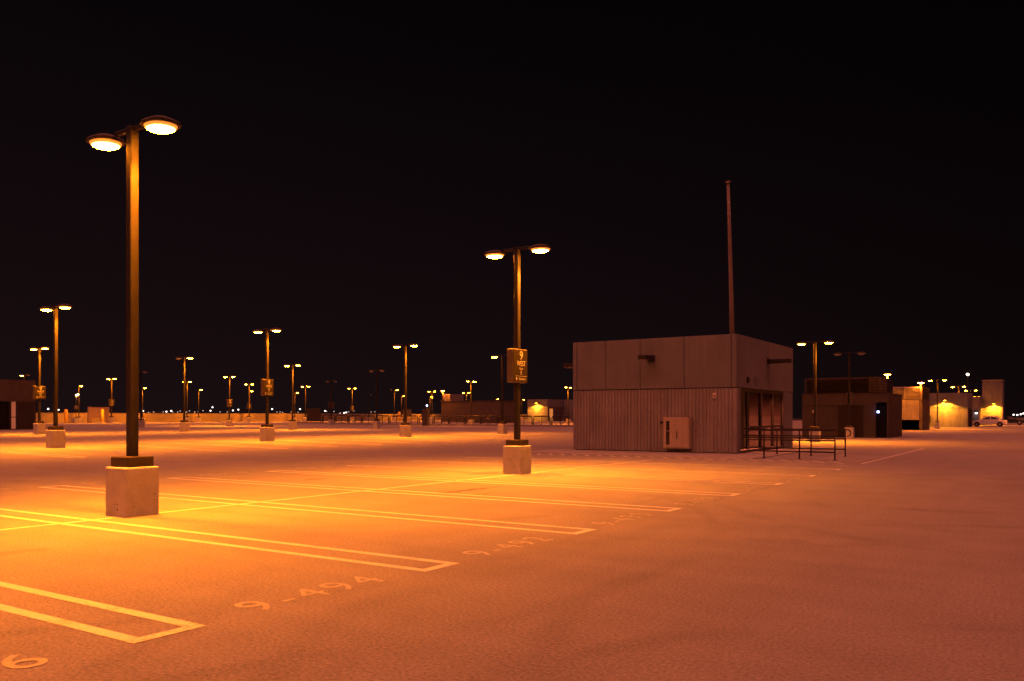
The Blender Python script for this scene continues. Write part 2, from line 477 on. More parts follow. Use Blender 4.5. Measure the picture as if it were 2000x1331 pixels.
def parking_lamp(x, y, label, st=('lit', 'lit'), rz=0.0, wide=''):
    t = thing('parking_lamp', label, 'street lamp', (x, y, zg(x)), rz, GRP)
    link('footing', ME['footing'], t); link('base_cover', ME['sleeve'], t); link('pole', ME['pole'], t)
    for nm, s in (('l', st[0]), ('r', st[1])):
        link('arm', ME['arm'+nm+wide], t)
        h = link('lamp_head', ME['head'+nm+wide], t)
        link('lens', ME['lens'+nm+wide+s], h)
        if s != 'dead':
            bulb(h, (-1 if nm == 'l' else 1)*(.72 if wide else .66), LH-.10, SODIUM if s == 'lit' else (1.0, .25, .012))
    return t
def edge_lamp(x, y, label, st='lit', rz=0.0):
    t = thing('edge_lamp', label, 'street lamp', (x, y, zg(x)), rz, 'single-headed lamps along the parapet')
    link('footing', ME['footing'], t); link('base_cover', ME['sleeve'], t); link('pole', ME['pole_short'], t)
    link('arm', ME['arm1'], t); h = link('lamp_head', ME['head1'], t); link('lens', ME['lens1'+st], h)
    if st != 'dead': bulb(h, .62, LH+dz-.10)
    return t

LAMPS = [
 (-10.98, 7.0, ('lit','lit'), '', 0, 'largest and nearest twin lamp, blazing, on a pitted concrete block in the bright bays'),
 (-10.98, 17.1, ('lit','warm'), '', 0, 'tall lit twin lamp carrying the Row E sign, between the nearest lamp and the building'),
 (-11.0, 47.15, ('lit','lit'), 'w', 0, 'lit twin lamp seen just right of the ribbed building above the handrails'),
 (-11.1, 56.7, ('dead','dead'), 'w', 0, 'unlit twin lamp before the dark louvred building, narrow sign on its pole'),
 (-11.0, 103.1, ('lit','lit'), 'w', 0, 'lit twin lamp in front of the yellow-washed ribbed wall'),
 (-11.0, 126.8, ('lit','lit'), '', 0, 'tiny lit twin lamp showing over the roof of the yellow-washed building'),
 (-11.0, 146.1, ('lit','lit'), '', 0, 'tiny lit twin lamp left of the tall tower, over the small dark building'),
 (-10.98, -3.3, ('lit','lit'), '', 0, 'lit twin lamp out of view behind the left shoulder, next to the nearest lamp'),
 (10.2, 37.8, ('lit','lit'), '', 0, 'first twin lamp of the row past the right edge, mirrored in the entrance glass'),
 (10.2, 48.1, ('lit','lit'), '', 0, 'second twin lamp of the row past the right edge, mirrored in the entrance glass'),
 (10.2, 58.5, ('lit','lit'), '', 0, 'third twin lamp of the row past the right edge, mirrored in the entrance glass'),
 (10.2, 68.9, ('lit','lit'), '', 0, 'fourth twin lamp of the row past the right edge, mirrored in the entrance glass'),
 (-32.3, 7.0, ('lit','lit'), '', 0, 'lit twin lamp out of view past the left edge of the deck view'),
 (-32.3, 17.4, ('lit','lit'), '', 0, 'second-tallest lit twin lamp at far left, on a concrete block, without sign'),
 (-32.3, 27.7, ('lit','lit'), '', 0, 'lit twin lamp with a square brown sign, middle left of the deck'),
 (-32.3, 38.05, ('lit','lit'), '', 0, 'lit twin lamp without sign, its block before the left end of the railings'),
 (-32.3, 48.4, ('lit','dead'), '', 0, 'twin lamp half behind the Row E lamp, only its left head lit'),
 (-53.5, 27.8, ('lit','lit'), '', 0, 'lit twin lamp with a square sign by the dark building at far left'),
 (-53.5, 38.2, ('dead','lit'), '', 0, 'twin lamp with dark left head and lit right head, left of centre'),
 (-53.5, 48.55, ('lit','lit'), '', 0, 'lit twin lamp without sign, just right of the lamp with the square sign'),
 (-53.5, 58.9, ('dead','dead'), '', 0, 'wholly unlit twin lamp in front of the railings, dim block'),
 (-75.2, 48.85, ('dead','dead'), '', 0, 'wholly unlit twin lamp on a dark block beside the nearest pole'),
 (-75.2, 59.3, ('lit','lit'), '', 0, 'small lit twin lamp with sign, left of the lamp with the big square sign'),
 (-75.2, 74.5, ('dead','dead'), '', 0, 'unlit twin lamp with two upright orange panels behind the railings'),
 (-95.9, 48.25, ('lit','dead'), '', 0, 'twin lamp rising behind the dark building at far left, one head lit'),
 (-95.9, 58.4, ('lit','lit'), '', 0, 'small lit twin lamp with sign next to the purple frame by the parapet'),
 (-95.9, 68.9, ('lit','lit'), '', 0, 'small lit twin lamp directly behind the lamp with one dark head'),
 (-95.9, 79.0, ('lit','lit'), '', 0, 'small lit twin lamp with a small sign, just left of the big square sign'),
 (-95.9, 89.6, ('lit','lit'), '', 0, 'small lit twin lamp at the left end of the railings'),
 (-95.9, 99.7, ('lit','lit'), '', 0, 'small lit twin lamp with sign behind the left part of the railings'),
 (-95.9, 110.0, ('dead','lit'), '', 0, 'small twin lamp behind the railings with only its right head lit'),
 (-95.9, 120.4, ('lit','lit'), '', 0, 'tiny lit twin lamp behind the railings beside the striped louvre'),
 (-95.9, 131.0, ('lit','lit'), '', 0, 'tiny lit twin lamp above the dark flat-roofed building, left of a larger lamp'),
 (-60.0, 83.0, ('lit','lit'), '', 90, 'lit twin lamp standing before the dark flat-roofed building behind the railings'),
 (-60.0, 107.3, ('lit','lit'), '', 90, 'lit twin lamp at the left edge of the ribbed building'),
]
for x, y, st, wd, rz, lab in LAMPS: parking_lamp(x, y, lab, st, R(rz), wd)
EDGE = [
 (61.5, 'lit', 'leftmost single-headed parapet lamp, over the small box sign left of the purple frame'),
 (70.7, 'lit', 'single-headed parapet lamp just right of the nearest tall pole'),
 (79.95, 'lit', 'single-headed parapet lamp right of the lamp with one dark head'),
 (89.45, 'lit', 'single-headed parapet lamp touching the small sign left of the big square sign'),
 (99.0, 'lit', 'single-headed parapet lamp whose head pokes out behind a lit twin lamp pole'),
 (117.15, 'dead', 'unlit single-headed parapet lamp with pale pole behind the railings'),
 (126.6, 'lit', 'single-headed parapet lamp hard against the left of a tall twin lamp'),
 (135.5, 'lit', 'single-headed parapet lamp under a tiny twin lamp behind the railings'),
 (159.8, 'lit', 'single-headed parapet lamp right beside the lamp with its left head lit'),
 (171.0, 'lit', 'rightmost single-headed parapet lamp, between the Row E pole and the lit wall'),
]
for y, st, lab in EDGE: edge_lamp(-108.5, y, lab, st)

# ------------------------------------------------------------------ row signs on the lamp poles
ME['sign_box'] = MB().cbox(-.085, .085, -.33, .33, -.405, .405, .012).mesh('panel', [M['signside']])
ME['sign_face'] = MB().cbox(.0845, .096, -.318, .318, -.393, .393, .004).mesh('face', [M['sign']])
def sign_text(letter):
    m = MB()
    def put(body, size, y, z, sp=1.0, sxx=1.0):
        vs, fs = text_mesh(body, size, .002, sp)
        m.add([(.0985 + v.z*.5, y + v.x*sxx, z + v.y) for v in vs], fs)
    put('9', .30, 0.03, .245)
    put('WEST', .175, 0.03, .055, .95, .88)
    put('Row', .085, 0.03, -.065)
    put(letter, .135, 0.03, -.165)
    m.box(.0965, .0985, -.22, .28, -.252, -.244)
    put('Elevators', .085, .08, -.315, 1.0, .95)
    m.add([(.0985, -.215, -.32), (.0985, -.135, -.32), (.0985, -.175, -.265)], [(0,1,2)])
    m.box(.0965, .0985, -.187, -.163, -.352, -.32)
    return m.mesh('lettering', [M['lettering']])
SIGN_TXT = {c: sign_text(c) for c in 'EFG'}
def row_sign(x, y, z, letter, label, k=1.0):
    t = thing('row_sign', label, 'sign', (x, y, zg(x)+z), 0, 'row signs on lamp poles')
    t.scale = (1, k, 1)
    p = link('panel', ME['sign_box'], t); link('face', ME['sign_face'], t); link('lettering', SIGN_TXT[letter], t)
    return t
row_sign(-10.98, 17.1, 2.62, 'E', 'tall brown sign reading 9 WEST Row E on the pole left of the building')
row_sign(-32.3, 27.7, 2.62, 'F', 'square brown sign reading 9 WEST on the lit lamp at middle left')
row_sign(-53.5, 27.8, 2.62, 'G', 'square brown sign reading 9 WEST beside the dark building at far left', 1.1)
row_sign(-75.2, 59.3, 2.5, 'G', 'small brown sign on the small lamp left of the big square sign')
row_sign(-95.9, 58.4, 2.5, 'G', 'small brown sign on the lamp next to the purple frame')
row_sign(-95.9, 79.0, 2.3, 'G', 'tiny brown sign on the lamp touching a single-headed parapet lamp')
row_sign(-95.9, 99.7, 2.1, 'G', 'tiny orange-lit sign on a lamp behind the left part of the railings')
ME['wing'] = MB().cbox(-.03, .03, -.2, .2, -.40, .40, .01).mesh('wing', [M['signside']])
def wing_sign(x, y, z, label, gap):
    t = thing('wing_sign', label, 'sign', (x, y, zg(x)+z), 0, 'two-winged signs on unlit lamps')
    bk = MB().cbox(-gap, gap, -.05, .05, -.03, .03, .004).build('bracket', M['frame'], t)
    for s in (-1, 1): link('wing', ME['wing'], t, (s*gap, 0, 0))
wing_sign(-11.1, 56.7, 2.55, 'narrow two-winged sign on the unlit lamp before the dark louvred building', .11)
wing_sign(-75.2, 74.5, 2.45, 'pair of upright orange sign panels on the unlit lamp behind the railings', .30)

# ------------------------------------------------------------------ buildings
def fluted(mb, x0, x1, y, z0, z1, pitch, depth, mi=0, axis='y', out=-1):
    """ribbed sheet facing -Y (axis y) or +X (axis x)"""
    n = max(1, round((x1-x0)/pitch)); p = (x1-x0)/n; prof = []
    for i in range(n):
        a = x0 + i*p
        prof += [(a, depth), (a+.16*p, 0), (a+.66*p, 0), (a+.82*p, depth)]
    prof.append((x1, depth))
    v = []; f = []
    for u, d in prof:
        for z in (z0, z1):
            v.append((u, y+d, z) if axis == 'y' else (y-d, u, z))
    for i in range(len(prof)-1):
        f.append((2*i, 2*i+2, 2*i+3, 2*i+1))
    mb.add(v, f, mi); return mb
def panels_y(mb, xs, y, z0, z1, th, gap=.02):
    for a, b in zip(xs, xs[1:]): mb.cbox(a+gap/2, b-gap/2, y, y+th, z0, z1, .008)
    return mb
def panels_x(mb, ys, x, z0, z1, th, gap=.02):
    for a, b in zip(ys, ys[1:]): mb.cbox(x-th, x, a+gap/2, b-gap/2, z0, z1, .008)
    return mb

# --- the near lift building
LOBBY_W = 520.0
BX0, BX1, BY0, BY1, BH, BJ = -16.63, -9.80, 30.12, 37.95, 4.42, 2.47
b = thing('lift_building', 'flat-roofed concrete building with ribbed lower walls and dark glazed entrance', 'building', (0,0,0))
m = MB(); fluted(m, BX0+.10, BX1-.14, BY0+.01, .06, BJ-.03, .140, .032)
m.box(BX0+.02, BX0+.10, BY0+.012, BY0+.2, .06, BJ-.03); m.box(BX1-.14, BX1-.012, BY0+.012, BY0+.2, .06, BJ-.03)
m.box(BX0+.05, BX1-.05, BY0+.06, BY0+.2, .06, BJ-.03)
m.build('ribbed_wall', M['flute'], b)
m = MB(); panels_y(m, [BX0, -16.44, -15.12, -13.63, -11.82, -10.0, BX1], BY0, BJ, BH, .2)
panels_x(m, [BY0+.21, 31.0, 34.2, BY1], BX1, BJ, BH, .2)
m.build('upper_panels', M['panel'], b)
m = MB().box(BX0+.02, BX0+.2, BY0+.21, BY1-.02, 0, BH-.02); m.box(BX0+.21, BX1-.21, BY1-.2, BY1-.02, 0, BH-.02)
m.box(BX1-.19, BX1-.012, BY0+.22, 30.62, 0, BJ-.01); m.box(BX1-.19, BX1-.012, 36.52, BY1-.03, 0, BJ-.01)
m.box(BX0+.22, BX1-.22, BY0+.22, BY0+.26, BJ-.02, BH-.06)
m.build('wall', M['panel'], b)
m = MB().box(BX0+.21, BX1-.21, BY0+.27, BY1-.21, BH-.25, BH-.10); m.build('roof', M['kerb'], b)
m = MB().box(BX0+.22, BX1-.2, BY0+.28, BY1-.22, .035, .05).box(-13.2, -13.05, BY0+.28, BY1-.22, .055, BJ-.03)
m.box(-13.04, BX1-.2, BY1-.26, BY1-.215, .055, BJ-.03)
m.build('lobby', M['lobby_wall'], b)
cl = MB().cbox(-11.3, -10.7, 33.0, 34.2, BJ-.10, BJ-.03, .01).build('added_lobby_fill', M['frame'], b)  # unseen fixture, added to light the entrance panes from inside
MB().box(-11.25, -10.75, 33.05, 34.15, BJ-.115, BJ-.105).build('fill_diffuser', glow('lobby_fill_glow', (1.0, .30, .12), .6), cl)
bulb(cl, -11.0, BJ-.17, (1.0, .20, .09), LOBBY_W, 176, .25, 33.6)
# storefront on the +X side
m = MB()
xf = BX1-.08
m.box(xf-.05, xf+.05, 30.62, 36.52, BJ-.14, BJ-.01); m.box(xf-.05, xf+.05, 30.62, 36.52, .03, .12)
for ya, yb in ((30.62, 31.18), (33.2, 33.36), (34.92, 35.08), (36.40, 36.52)): m.box(xf-.048, xf+.048, ya, yb, .15, BJ-.14)
m.box(xf-.04, xf+.04, 31.80, 33.2, .94, 1.02); m.box(xf-.04, xf+.04, 33.36, 34.92, .94, 1.02); m.box(xf-.04, xf+.04, 35.08, 36.40, .94, 1.02)
m.build('storefront_frame', M['frame'], b)
m = MB()
for ya in (33.365, 34.915, 36.395): m.box(xf+.05, xf+.058, ya-.012, ya+.012, .2, BJ-.16)
m.build('mullion_trim', M['alu'], b)
d = MB().box(xf-.045, xf+.03, 31.52, 31.80, .15, BJ-.14).box(xf-.045, xf+.03, 31.18, 31.24, .15, BJ-.14).box(xf-.03, xf+.02, 31.24, 31.52, .9, 1.0).build('door', M['frame'], b)
MB().tube([(xf+.03,31.62,.95),(xf+.09,31.62,.95),(xf+.09,31.62,1.25),(xf+.03,31.62,1.25)], .014, 6).build('handle', M['alu'], d)
MB().box(xf-.006, xf+.006, 31.24, 31.52, .15, .9).box(xf-.006, xf+.006, 31.24, 31.52, 1.0, BJ-.14).build('pane', M['glass'], d)
for ya, yb in ((31.80,33.2),(33.36,34.92),(35.08,36.40)):
    MB().box(xf-.006, xf+.006, ya, yb, .15, .94).box(xf-.006, xf+.006, ya, yb, 1.02, BJ-.14).build('window', M['glass'], b)
m = MB().box(BX1-.001, BX1+.02, 32.24, 32.91, 2.62, 2.95)
for i in range(6): m.box(BX1+.02, BX1+.028, 32.28, 32.87, 2.65+i*.05, 2.67+i*.05)
m.build('vent', M['panel'], b)

def wall_light(x, y, z, dirn, label, lit=False, L_=.92):
    """flat arm-shaped luminaire projecting from a wall; dirn: rotation so that local -Y is outwards"""
    t = thing('wall_light', label, 'wall light', (x, y, z), dirn, 'flat wall lights on the buildings')
    MB().cbox(-.13, .13, -.05, 0, -.13, .13, .01).build('mounting_plate', M['head'], t)
    h = MB().cbox(-.17, .17, -L_, -.05, -.085, .085, .02, 0, 2).build('housing', M['head'], t)
    MB().box(-.13, .13, -L_+.06, -L_+.44, -.097, -.0855).build('lens', M['lens_wall'] if lit else M['lens_dead'], h)
    if lit: bulb(h, 0, -.13, YELLOW, 3600.0, 142, .12, -L_+.30)
    return t
wall_light(-13.15, BY0, 3.64, 0, 'unlit box light sticking out of the front of the ribbed building')
wall_light(BX1, 34.1, 3.62, R(90), 'unlit bar light sticking out above the glazed entrance')
wall_light(BX0, 31.1, 3.55, R(-90), 'unlit box light sticking out past the left edge of the building')
t = thing('alarm_strobe', 'small dark alarm strobe on the wall above the glazed entrance', 'alarm', (BX1, 31.4, 2.78))
MB().cbox(0, .06, -.09, .09, -.12, .12, .012).build('backplate', M['frame'], t); MB().lathe((.06,0,0), [(.05,0),(.045,.02),(.02,.03)], 12, 0, 'x').build('horn', M['frame'], t)
t = thing('alarm_beacon', 'little pale alarm beacon high on the ribbed wall', 'alarm', (-10.62, BY0, 2.17))
MB().cbox(-.07, .07, -.05, .012, -.10, .10, .012).build('case', M['beacon'], t); MB().lathe((0,-.05,-.01), [(.045,0),(.04,-.03),(.015,-.045)], 12, 0, 'y').build('dome', M['lampglass'], t)

t = thing('hose_cabinet', 'pale metal fire hose cabinet with dark slot window on the ribbed wall', 'cabinet', (-12.02, BY0+.012, .77))
MB().cbox(-.52, .52, -.30, 0, -.59, .59, .012).build('case', M['cabinet'], t)
d = MB().cbox(-.47, -.40, -.325, -.30, -.54, .54, .004).cbox(-.26, .47, -.325, -.30, -.54, .54, .004).cbox(-.40, -.26, -.325, -.30, .45, .54, .004).cbox(-.40, -.26, -.325, -.30, -.54, -.45, .004).build('door', M['cabinet'], t)
MB().box(-.398, -.262, -.312, -.302, -.448, .448).build('window', M['cabwin'], d)
MB().box(-.398, -.262, -.330, -.314, .06, .09).build('latch', M['alu'], d)
MB().cbox(.02, .045, -.345, -.325, -.22, .06, .004).build('handle', M['frame'], d)
t = thing('standpipe', 'short dark pipe stub left of the hose cabinet', 'pipe', (-12.66, BY0+.012, 1.17))
MB().tube([(-.08,.0,0),(-.08,-.14,0),(.12,-.14,0)], .028, 10).build('pipe', M['frame'], t)
MB().lathe((-.08,-.0,0), [(.05,-.02),(.05,.0)], 12, 0, 'y').build('flange', M['frame'], t)

# walkway slab round the building (a real step)
m = MB().cbox(-17.4, -8.3, 27.2, BY0-.002, -.05, .03, .008)
m.cbox(BX1+.004, -8.3, BY0-.002, 38.2, -.05, .03, .008)
tag(m.build('pavement', M['kerb']), 'low concrete walkway slab round the near building', 'pavement', kind='structure')

# roof mast
t = thing('roof_mast', 'tall thin tapering mast with a small cap rising from the roof corner', 'mast', (-10.78, 32.6, BH-.10))
m = MB().tube([(0,0,0),(-.04,-.02,2.1),(-.09,-.05,4.3),(-.14,-.08,6.28)], .098, 12, 0, .058); m.build('shaft', M['mast'], t)
MB().lathe((-.14,-.08,6.28), [(.03,0),(.03,.05),(.12,.10),(.10,.13),(.03,.15)], 14).build('cap', M['mast'], t)
MB().lathe((0,0,0), [(.16,0),(.16,.03),(.11,.05),(.11,.28),(.10,.30)], 14).build('collar', M['mast'], t)

# handrails by the entrance
def handrail(y, posts, x_end, label, loop):
    t = thing('handrail', label, 'handrail', (0,0,0), 0, 'handrails at the building entrance')
    for i, px in enumerate(posts):
        h = .70 if (not loop and i == 0) else .94
        z0 = .03 if px < -8.3 else 0.0
        m = MB().tube([(px,y,z0),(px,y,h)], .024, 8).lathe((px,y,z0), [(.07,0),(.07,.012),(.024,.02)], 12)
        m.build('post', M['rail'], t)
    xr = posts[0]
    MB().tube([(x_end,y,.70),(xr,y,.70)], .024, 8).tube([(x_end,y-.05,.62),(xr,y-.05,.62)], .02, 8).build('rail', M['rail'], t)
    MB().tube([(x_end,y,.25),(xr,y,.25)], .022, 8).build('rail', M['rail'], t)
    pts = [(x_end,y,.94),(xr-.02,y,.94)]
    if loop:
        for k in range(9):
            a = math.pi/2 - math.pi*k/8
            pts.append((xr+.06+.12*math.cos(a), y, .82+.12*math.sin(a)))
    MB().tube(pts, .022, 8).build('rail', M['rail'], t)
handrail(27.9, [-5.9, -7.0, -8.15], -8.75, 'front handrail of dark tubes beside the glazed entrance', False)
handrail(30.7, [-6.15, -7.3, -8.5], -9.72, 'rear handrail with a looped end beside the glazed entrance', True)

# --- dark louvred building (second in the row)
def louvres(mb, x0, x1, y, z0, z1, n, mi=0):
    h = (z1-z0)/n
    for i in range(n):
        a = z0+i*h
        mb.add([(x0,y-.10,a+.01),(x1,y-.10,a+.01),(x1,y+.06,a+h*.8),(x0,y+.06,a+h*.8)], [(0,1,2,3)], mi)
        mb.add([(x0,y-.10,a+.01),(x1,y-.10,a+.01),(x1,y-.10,a+.04),(x0,y-.10,a+.04)], [(3,2,1,0)], mi)
    return mb
b = thing('louvred_building', 'dark building with black louvred upper storey and blue-lit doorway', 'building')
m = MB().box(-14.42, -9.80, 58.2, 64, -.1, 2.86).box(-9.12, -9.05, 58.2, 64, -.1, 2.86).box(-9.80, -9.12, 58.2, 58.4, 2.3, 2.86).box(-9.80, -9.12, 59.2, 64, -.1, 2.86)
m.cbox(-14.46, -9.03, 58.16, 64.04, 2.86, 2.92, .01).cbox(-14.44, -9.9, 58.17, 58.2, 2.13, 2.16, .004)
m.build('wall', M['plain_wall'], b)
m = MB(); louvres(m, -14.3, -10.3, 58.3, 2.96, 3.95, 11); m.box(-14.2, -9.6, 58.45, 63.8, 2.93, 3.98); m.build('louvre_screen', M['frame'], b)
m = MB()
for i in range(10): m.box(-10.2, -9.15, 58.22, 58.26, 2.98+i*.1, 3.02+i*.1)
for x in (-10.2, -9.85, -9.5, -9.16): m.box(x-.015, x+.015, 58.262, 58.30, 2.94, 3.98)
m.build('grille', M['signside'], b)
d = MB().box(-11.30, -10.55, 58.17, 58.21, -.02, 2.1).box(-12.1, -11.36, 58.17, 58.21, -.02, 2.1).build('door', M['frame'], b)
MB().box(-11.42, -11.40, 58.12, 58.17, .9, 1.1).build('handle', M['alu'], d)
MB().box(-9.70, -9.22, 58.9, 59.0, -.02, 2.2).build('door', M['black'], b)
t = thing('call_light', 'small bright blue light beside the doorway of the dark building', 'light', (-9.62, 58.15, 1.62))
MB().cbox(-.05, .05, -.05, .045, -.09, .05, .01).build('bracket', M['frame'], t); MB().lathe((0,-.05,.06), [(.06,-.05),(.075,0),(.055,.05),(.01,.07)], 12).build('lens', M['blue_spot'], t)
t = thing('wall_speaker', 'little pale round fitting low on the dark building wall', 'fitting', (-13.65, 58.19, 1.72))
MB().lathe((0,0,0), [(.10,0),(.10,-.06),(.05,-.10)], 14, 0, 'y').build('case', M['beacon'], t)

# --- fluted building with louvres (third)
b = thing('fluted_building', 'orange-lit fluted building with slatted upper storey and open base', 'building')
m = MB(); fluted(m, -14.4, -11.42, 91.8, 1.10, 3.06, .155, .06); m.box(-14.4, -11.42, 91.87, 92.0, 1.10, 3.06)
m.box(-14.5, -11.42, 91.76, 92.0, 1.04, 1.10); m.box(-14.4, -11.42, 91.78, 91.81, 2.52, 2.57)
m.build('ribbed_wall', M['flute'], b)
m = MB(); louvres(m, -14.4, -12.75, 91.85, 3.16, 4.36, 9); louvres(m, -12.68, -11.3, 91.85, 3.16, 4.36, 9); m.box(-12.75, -12.68, 91.7, 91.95, 3.1, 4.40); m.box(-14.4, -11.2, 91.95, 97.2, 3.1, 4.36)
m.build('louvre_screen', M['flute'], b)
m = MB()
for i in range(9): m.box(-11.18, -11.10, 91.9, 97.3, 3.16+i*.135, 3.23+i*.135)
for y in (91.9, 93.2, 94.5, 95.9, 97.2): m.box(-11.16, -11.12, y, y+.1, 3.1, 4.40)
m.build('grille', M['dark_wall'], b)
m = MB(); fluted(m, 91.8, 97.3, -11.10, -.1, 3.06, .32, .05, 0, 'x'); m.box(-11.42, -11.16, 91.8, 97.3, -.1, 3.06); m.box(-14.5, -11.1, 91.79, 97.3, 3.06, 3.10)
m.build('pier', M['dull_wall'], b)
m = MB().box(-18, -11.43, 96.5, 97.2, -.1, 3.05); m.build('back_wall', M['black'], b)
m = MB().box(-18, -14.55, 91.9, 97, -.1, 4.2); m.build('wall', M['dull_wall'], b)

def corner_lamp(x, y, z0, z1, label, power=700):
    t = thing('corner_lamp', label, 'lamp', (x, y, z0), 0, 'post-top lamps by the buildings')
    MB().tube([(0,0,0),(0,0,z1-z0)], .045, 8).box(-.03, .03, 0, .18, .15, .21).build('pole', M['mast'], t)
    h = MB().lathe((0,0,z1-z0), [(.30,0),(.34,.03),(.30,.08),(.12,.13),(.03,.14)], 20).build('lamp_head', M['head'], t)
    MB().lathe((0,0,z1-z0), [(.05,-.07),(.2,-.06),(.30,-.015),(.30,-.003)], 20).build('lens', M['lens_corner'], h)
    bulb(h, .0, z1-z0-.16, SODIUM, power, 160, .4, -.12)
corner_lamp(-13.7, 87.7, 0, 5.45, 'lit post-top lamp showing above the right end of the dark louvred building', 4500)
corner_lamp(-11.25, 91.5, 2.6, 4.72, 'short lit lamp on the right corner of the slatted building')

# --- yellow-washed lift building (fourth)
def lift_building(x0, x1, y0, dep, h, j, label, zb=0.0, name='lift_building', pitch=.158):
    b = thing(name, label, 'building', (0, 0, zb))
    m = MB(); fluted(m, x0+.1, x1-.1, y0+.01, 0, j-.03, pitch, .03); m.box(x0+.02, x0+.1, y0+.012, y0+.2, 0, j-.03); m.box(x1-.1, x1-.01, y0+.012, y0+.2, 0, j-.03); m.box(x0+.05, x1-.05, y0+.06, y0+.2, 0, j-.03)
    m.build('ribbed_wall', M['flute'], b)
    n = max(2, round((x1-x0)/1.6)); m = MB(); panels_y(m, [x0+(x1-x0)*i/n for i in range(n+1)], y0, j, h, .2)
    panels_x(m, [y0+.21, y0+dep/2, y0+dep], x1, j, h, .2); m.build('upper_panels', M['panel'], b)
    m = MB().box(x1-.19, x1-.012, y0+.22, y0+dep-.02, 0, j-.01).box(x0+.02, x0+.2, y0+.22, y0+dep-.02, 0, h-.02).box(x0+.21, x1-.21, y0+dep-.2, y0+dep-.02, 0, h-.02)
    m.build('wall', M['dull_wall'], b)
    MB().box(x0+.21, x1-.21, y0+.21, y0+dep-.21, h-.25, h-.10).build('roof', M['kerb'], b)
    return b
b = lift_building(-16.3, -9.5, 121.5, 7.8, 4.42, 2.47, 'ribbed concrete building whose front glows yellow under a wall light', 0)
wall_light(-12.07, 121.5, 3.52, 0, 'lit wall light washing the ribbed wall behind a twin lamp with yellow', True)
MB().box(-9.49, -9.46, 124.4, 126.4, 0, 2.3).build('door', M['black'], b)
MB().cbox(-13.95, -13.75, 121.2, 121.49, .5, 1.5, .01).build('call_box', M['frame'], b)
# --- small building and tower at the right
b = thing('small_building', 'small dim flat-roofed building between the yellow-washed wall and the tower', 'building')
m = MB().box(-12.4, -9.72, 146, 152, 2.35, 4.35).box(-12.4, -11.0, 145.97, 152, 0, 2.35).box(-11.0, -9.72, 147.2, 152, 0, 2.35); m.build('wall', M['panel'], b)
MB().box(-11.9, -11.2, 145.93, 145.97, 0, 2.2).build('door', M['black'], b)
MB().box(-11.0, -10.86, 146.05, 147.1, 0, 2.35).box(-9.95, -9.75, 146.05, 147.1, 0, 2.35).build('pillar', M['kerb'], b)
MB().cbox(-12.45, -9.68, 145.95, 152.05, 4.35, 4.45, .01).build('roof', M['kerb'], b)
t = thing('doorway_light', 'tiny white light in the porch of the small dim building', 'light', (-10.3, 146.7, 1.95))
MB().cbox(-.09, .09, -.06, .5, .0, .08, .01).build('bracket', M['frame'], t); MB().lathe((0,0,0), [(.02,-.14),(.10,-.08),(.12,-.004)], 12).build('lens', M['white_spot'], t)
b = thing('stair_tower', 'tall plain tower with a yellow-lit lower front at far right', 'building')
m = MB(); fluted(m, -9.6, -7.07, 150.01, 0, 2.6, .17, .03); m.box(-9.7, -9.6, 150.012, 150.2, 0, 2.6); m.box(-7.07, -6.98, 150.012, 150.2, 0, 2.6); m.box(-9.6, -7.0, 150.05, 155, 0, 2.6); m.build('ribbed_wall', M['flute'], b)
m = MB(); panels_y(m, [-9.72, -8.35, -6.97], 150, 2.62, 6.95, .2); m.box(-9.7, -6.99, 150.21, 155, 2.62, 6.9); m.build('upper_panels', M['panel'], b)
MB().cbox(-9.78, -6.90, 149.94, 155.1, 6.95, 7.08, .015).build('roof', M['kerb'], b)
wall_light(-8.1, 150, 3.42, 0, 'lit wall light on the front of the tall tower', True)

# --- buildings behind the railings
b = lift_building(-86.0, -81.5, 137.6, 6, 4.2, 2.75, 'distant building with one glowing yellow wall behind the railings', zg(-85))
MB().box(-81.49, -81.45, 138.4, 139.6, 0, 2.4).build('window', M['amber_pane'], b)
m = MB().box(-81.48, -74.0, 143.7, 149, 0, 4.2); m.build('annex_wall', M['panel'], b)
wall_light(-83.6, 137.6, zg(-85)+3.55, 0, 'lit wall light on the distant building behind the railings', True)
b = thing('flat_building', 'long dark flat-roofed building behind the middle of the railings', 'building', (0,0,zg(-80)))
MB().box(-85.6, -74.0, 110, 116, 0, 3.45).build('wall', M['dull_wall'], b)
MB().cbox(-85.7, -73.9, 109.9, 116.1, 3.45, 3.55, .02).build('roof', M['dark_wall'], b)
m = MB(); louvres(m, -85.4, -84.0, 110.3, 3.6, 4.7, 7); m.box(-85.4, -84.0, 110.4, 114, 3.55, 4.7); m.build('louvre_screen', M['flute'], b)
corner_lamp(-85.0, 109.6, 3.6, 5.62, 'short lit lamp over the striped louvre of the long dark building')
# --- dark building at the left edge
b = thing('dark_building', 'dark lift building cut off by the left edge with painted reflection on a glass strip', 'building', (0,0,zg(-73)))
m = MB().box(-78, -71.62, 33.0, 33.2, 2.3, 4.2).box(-71.8, -71.6, 33.2, 36.9, 2.3, 4.08); m.box(-78, -71.9, 36.8, 37, 0, 4.1); m.build('upper_wall', M['dull_wall'], b)
m = MB().box(-71.8, -71.6, 35.35, 36.9, 0, 2.3).box(-71.8, -71.6, 34.0, 34.9, 0, .08).box(-71.82, -71.58, 34.80, 34.95, 0, 2.3); m.build('wall', M['dark_wall'], b)
MB().box(-71.78, -71.72, 33.2, 34.80, .08, 2.3).build('door', M['black'], b)
MB().box(-71.76, -71.70, 34.95, 35.35, .08, 1.0).box(-71.76, -71.70, 34.95, 35.35, 1.05, 2.3).build('window', M['reflection_pane'], b)  # reflection of the deck put in as a glowing pane
MB().box(-77.9, -71.9, 33.3, 36.7, 3.9, 4.0).build('roof', M['dark_wall'], b)

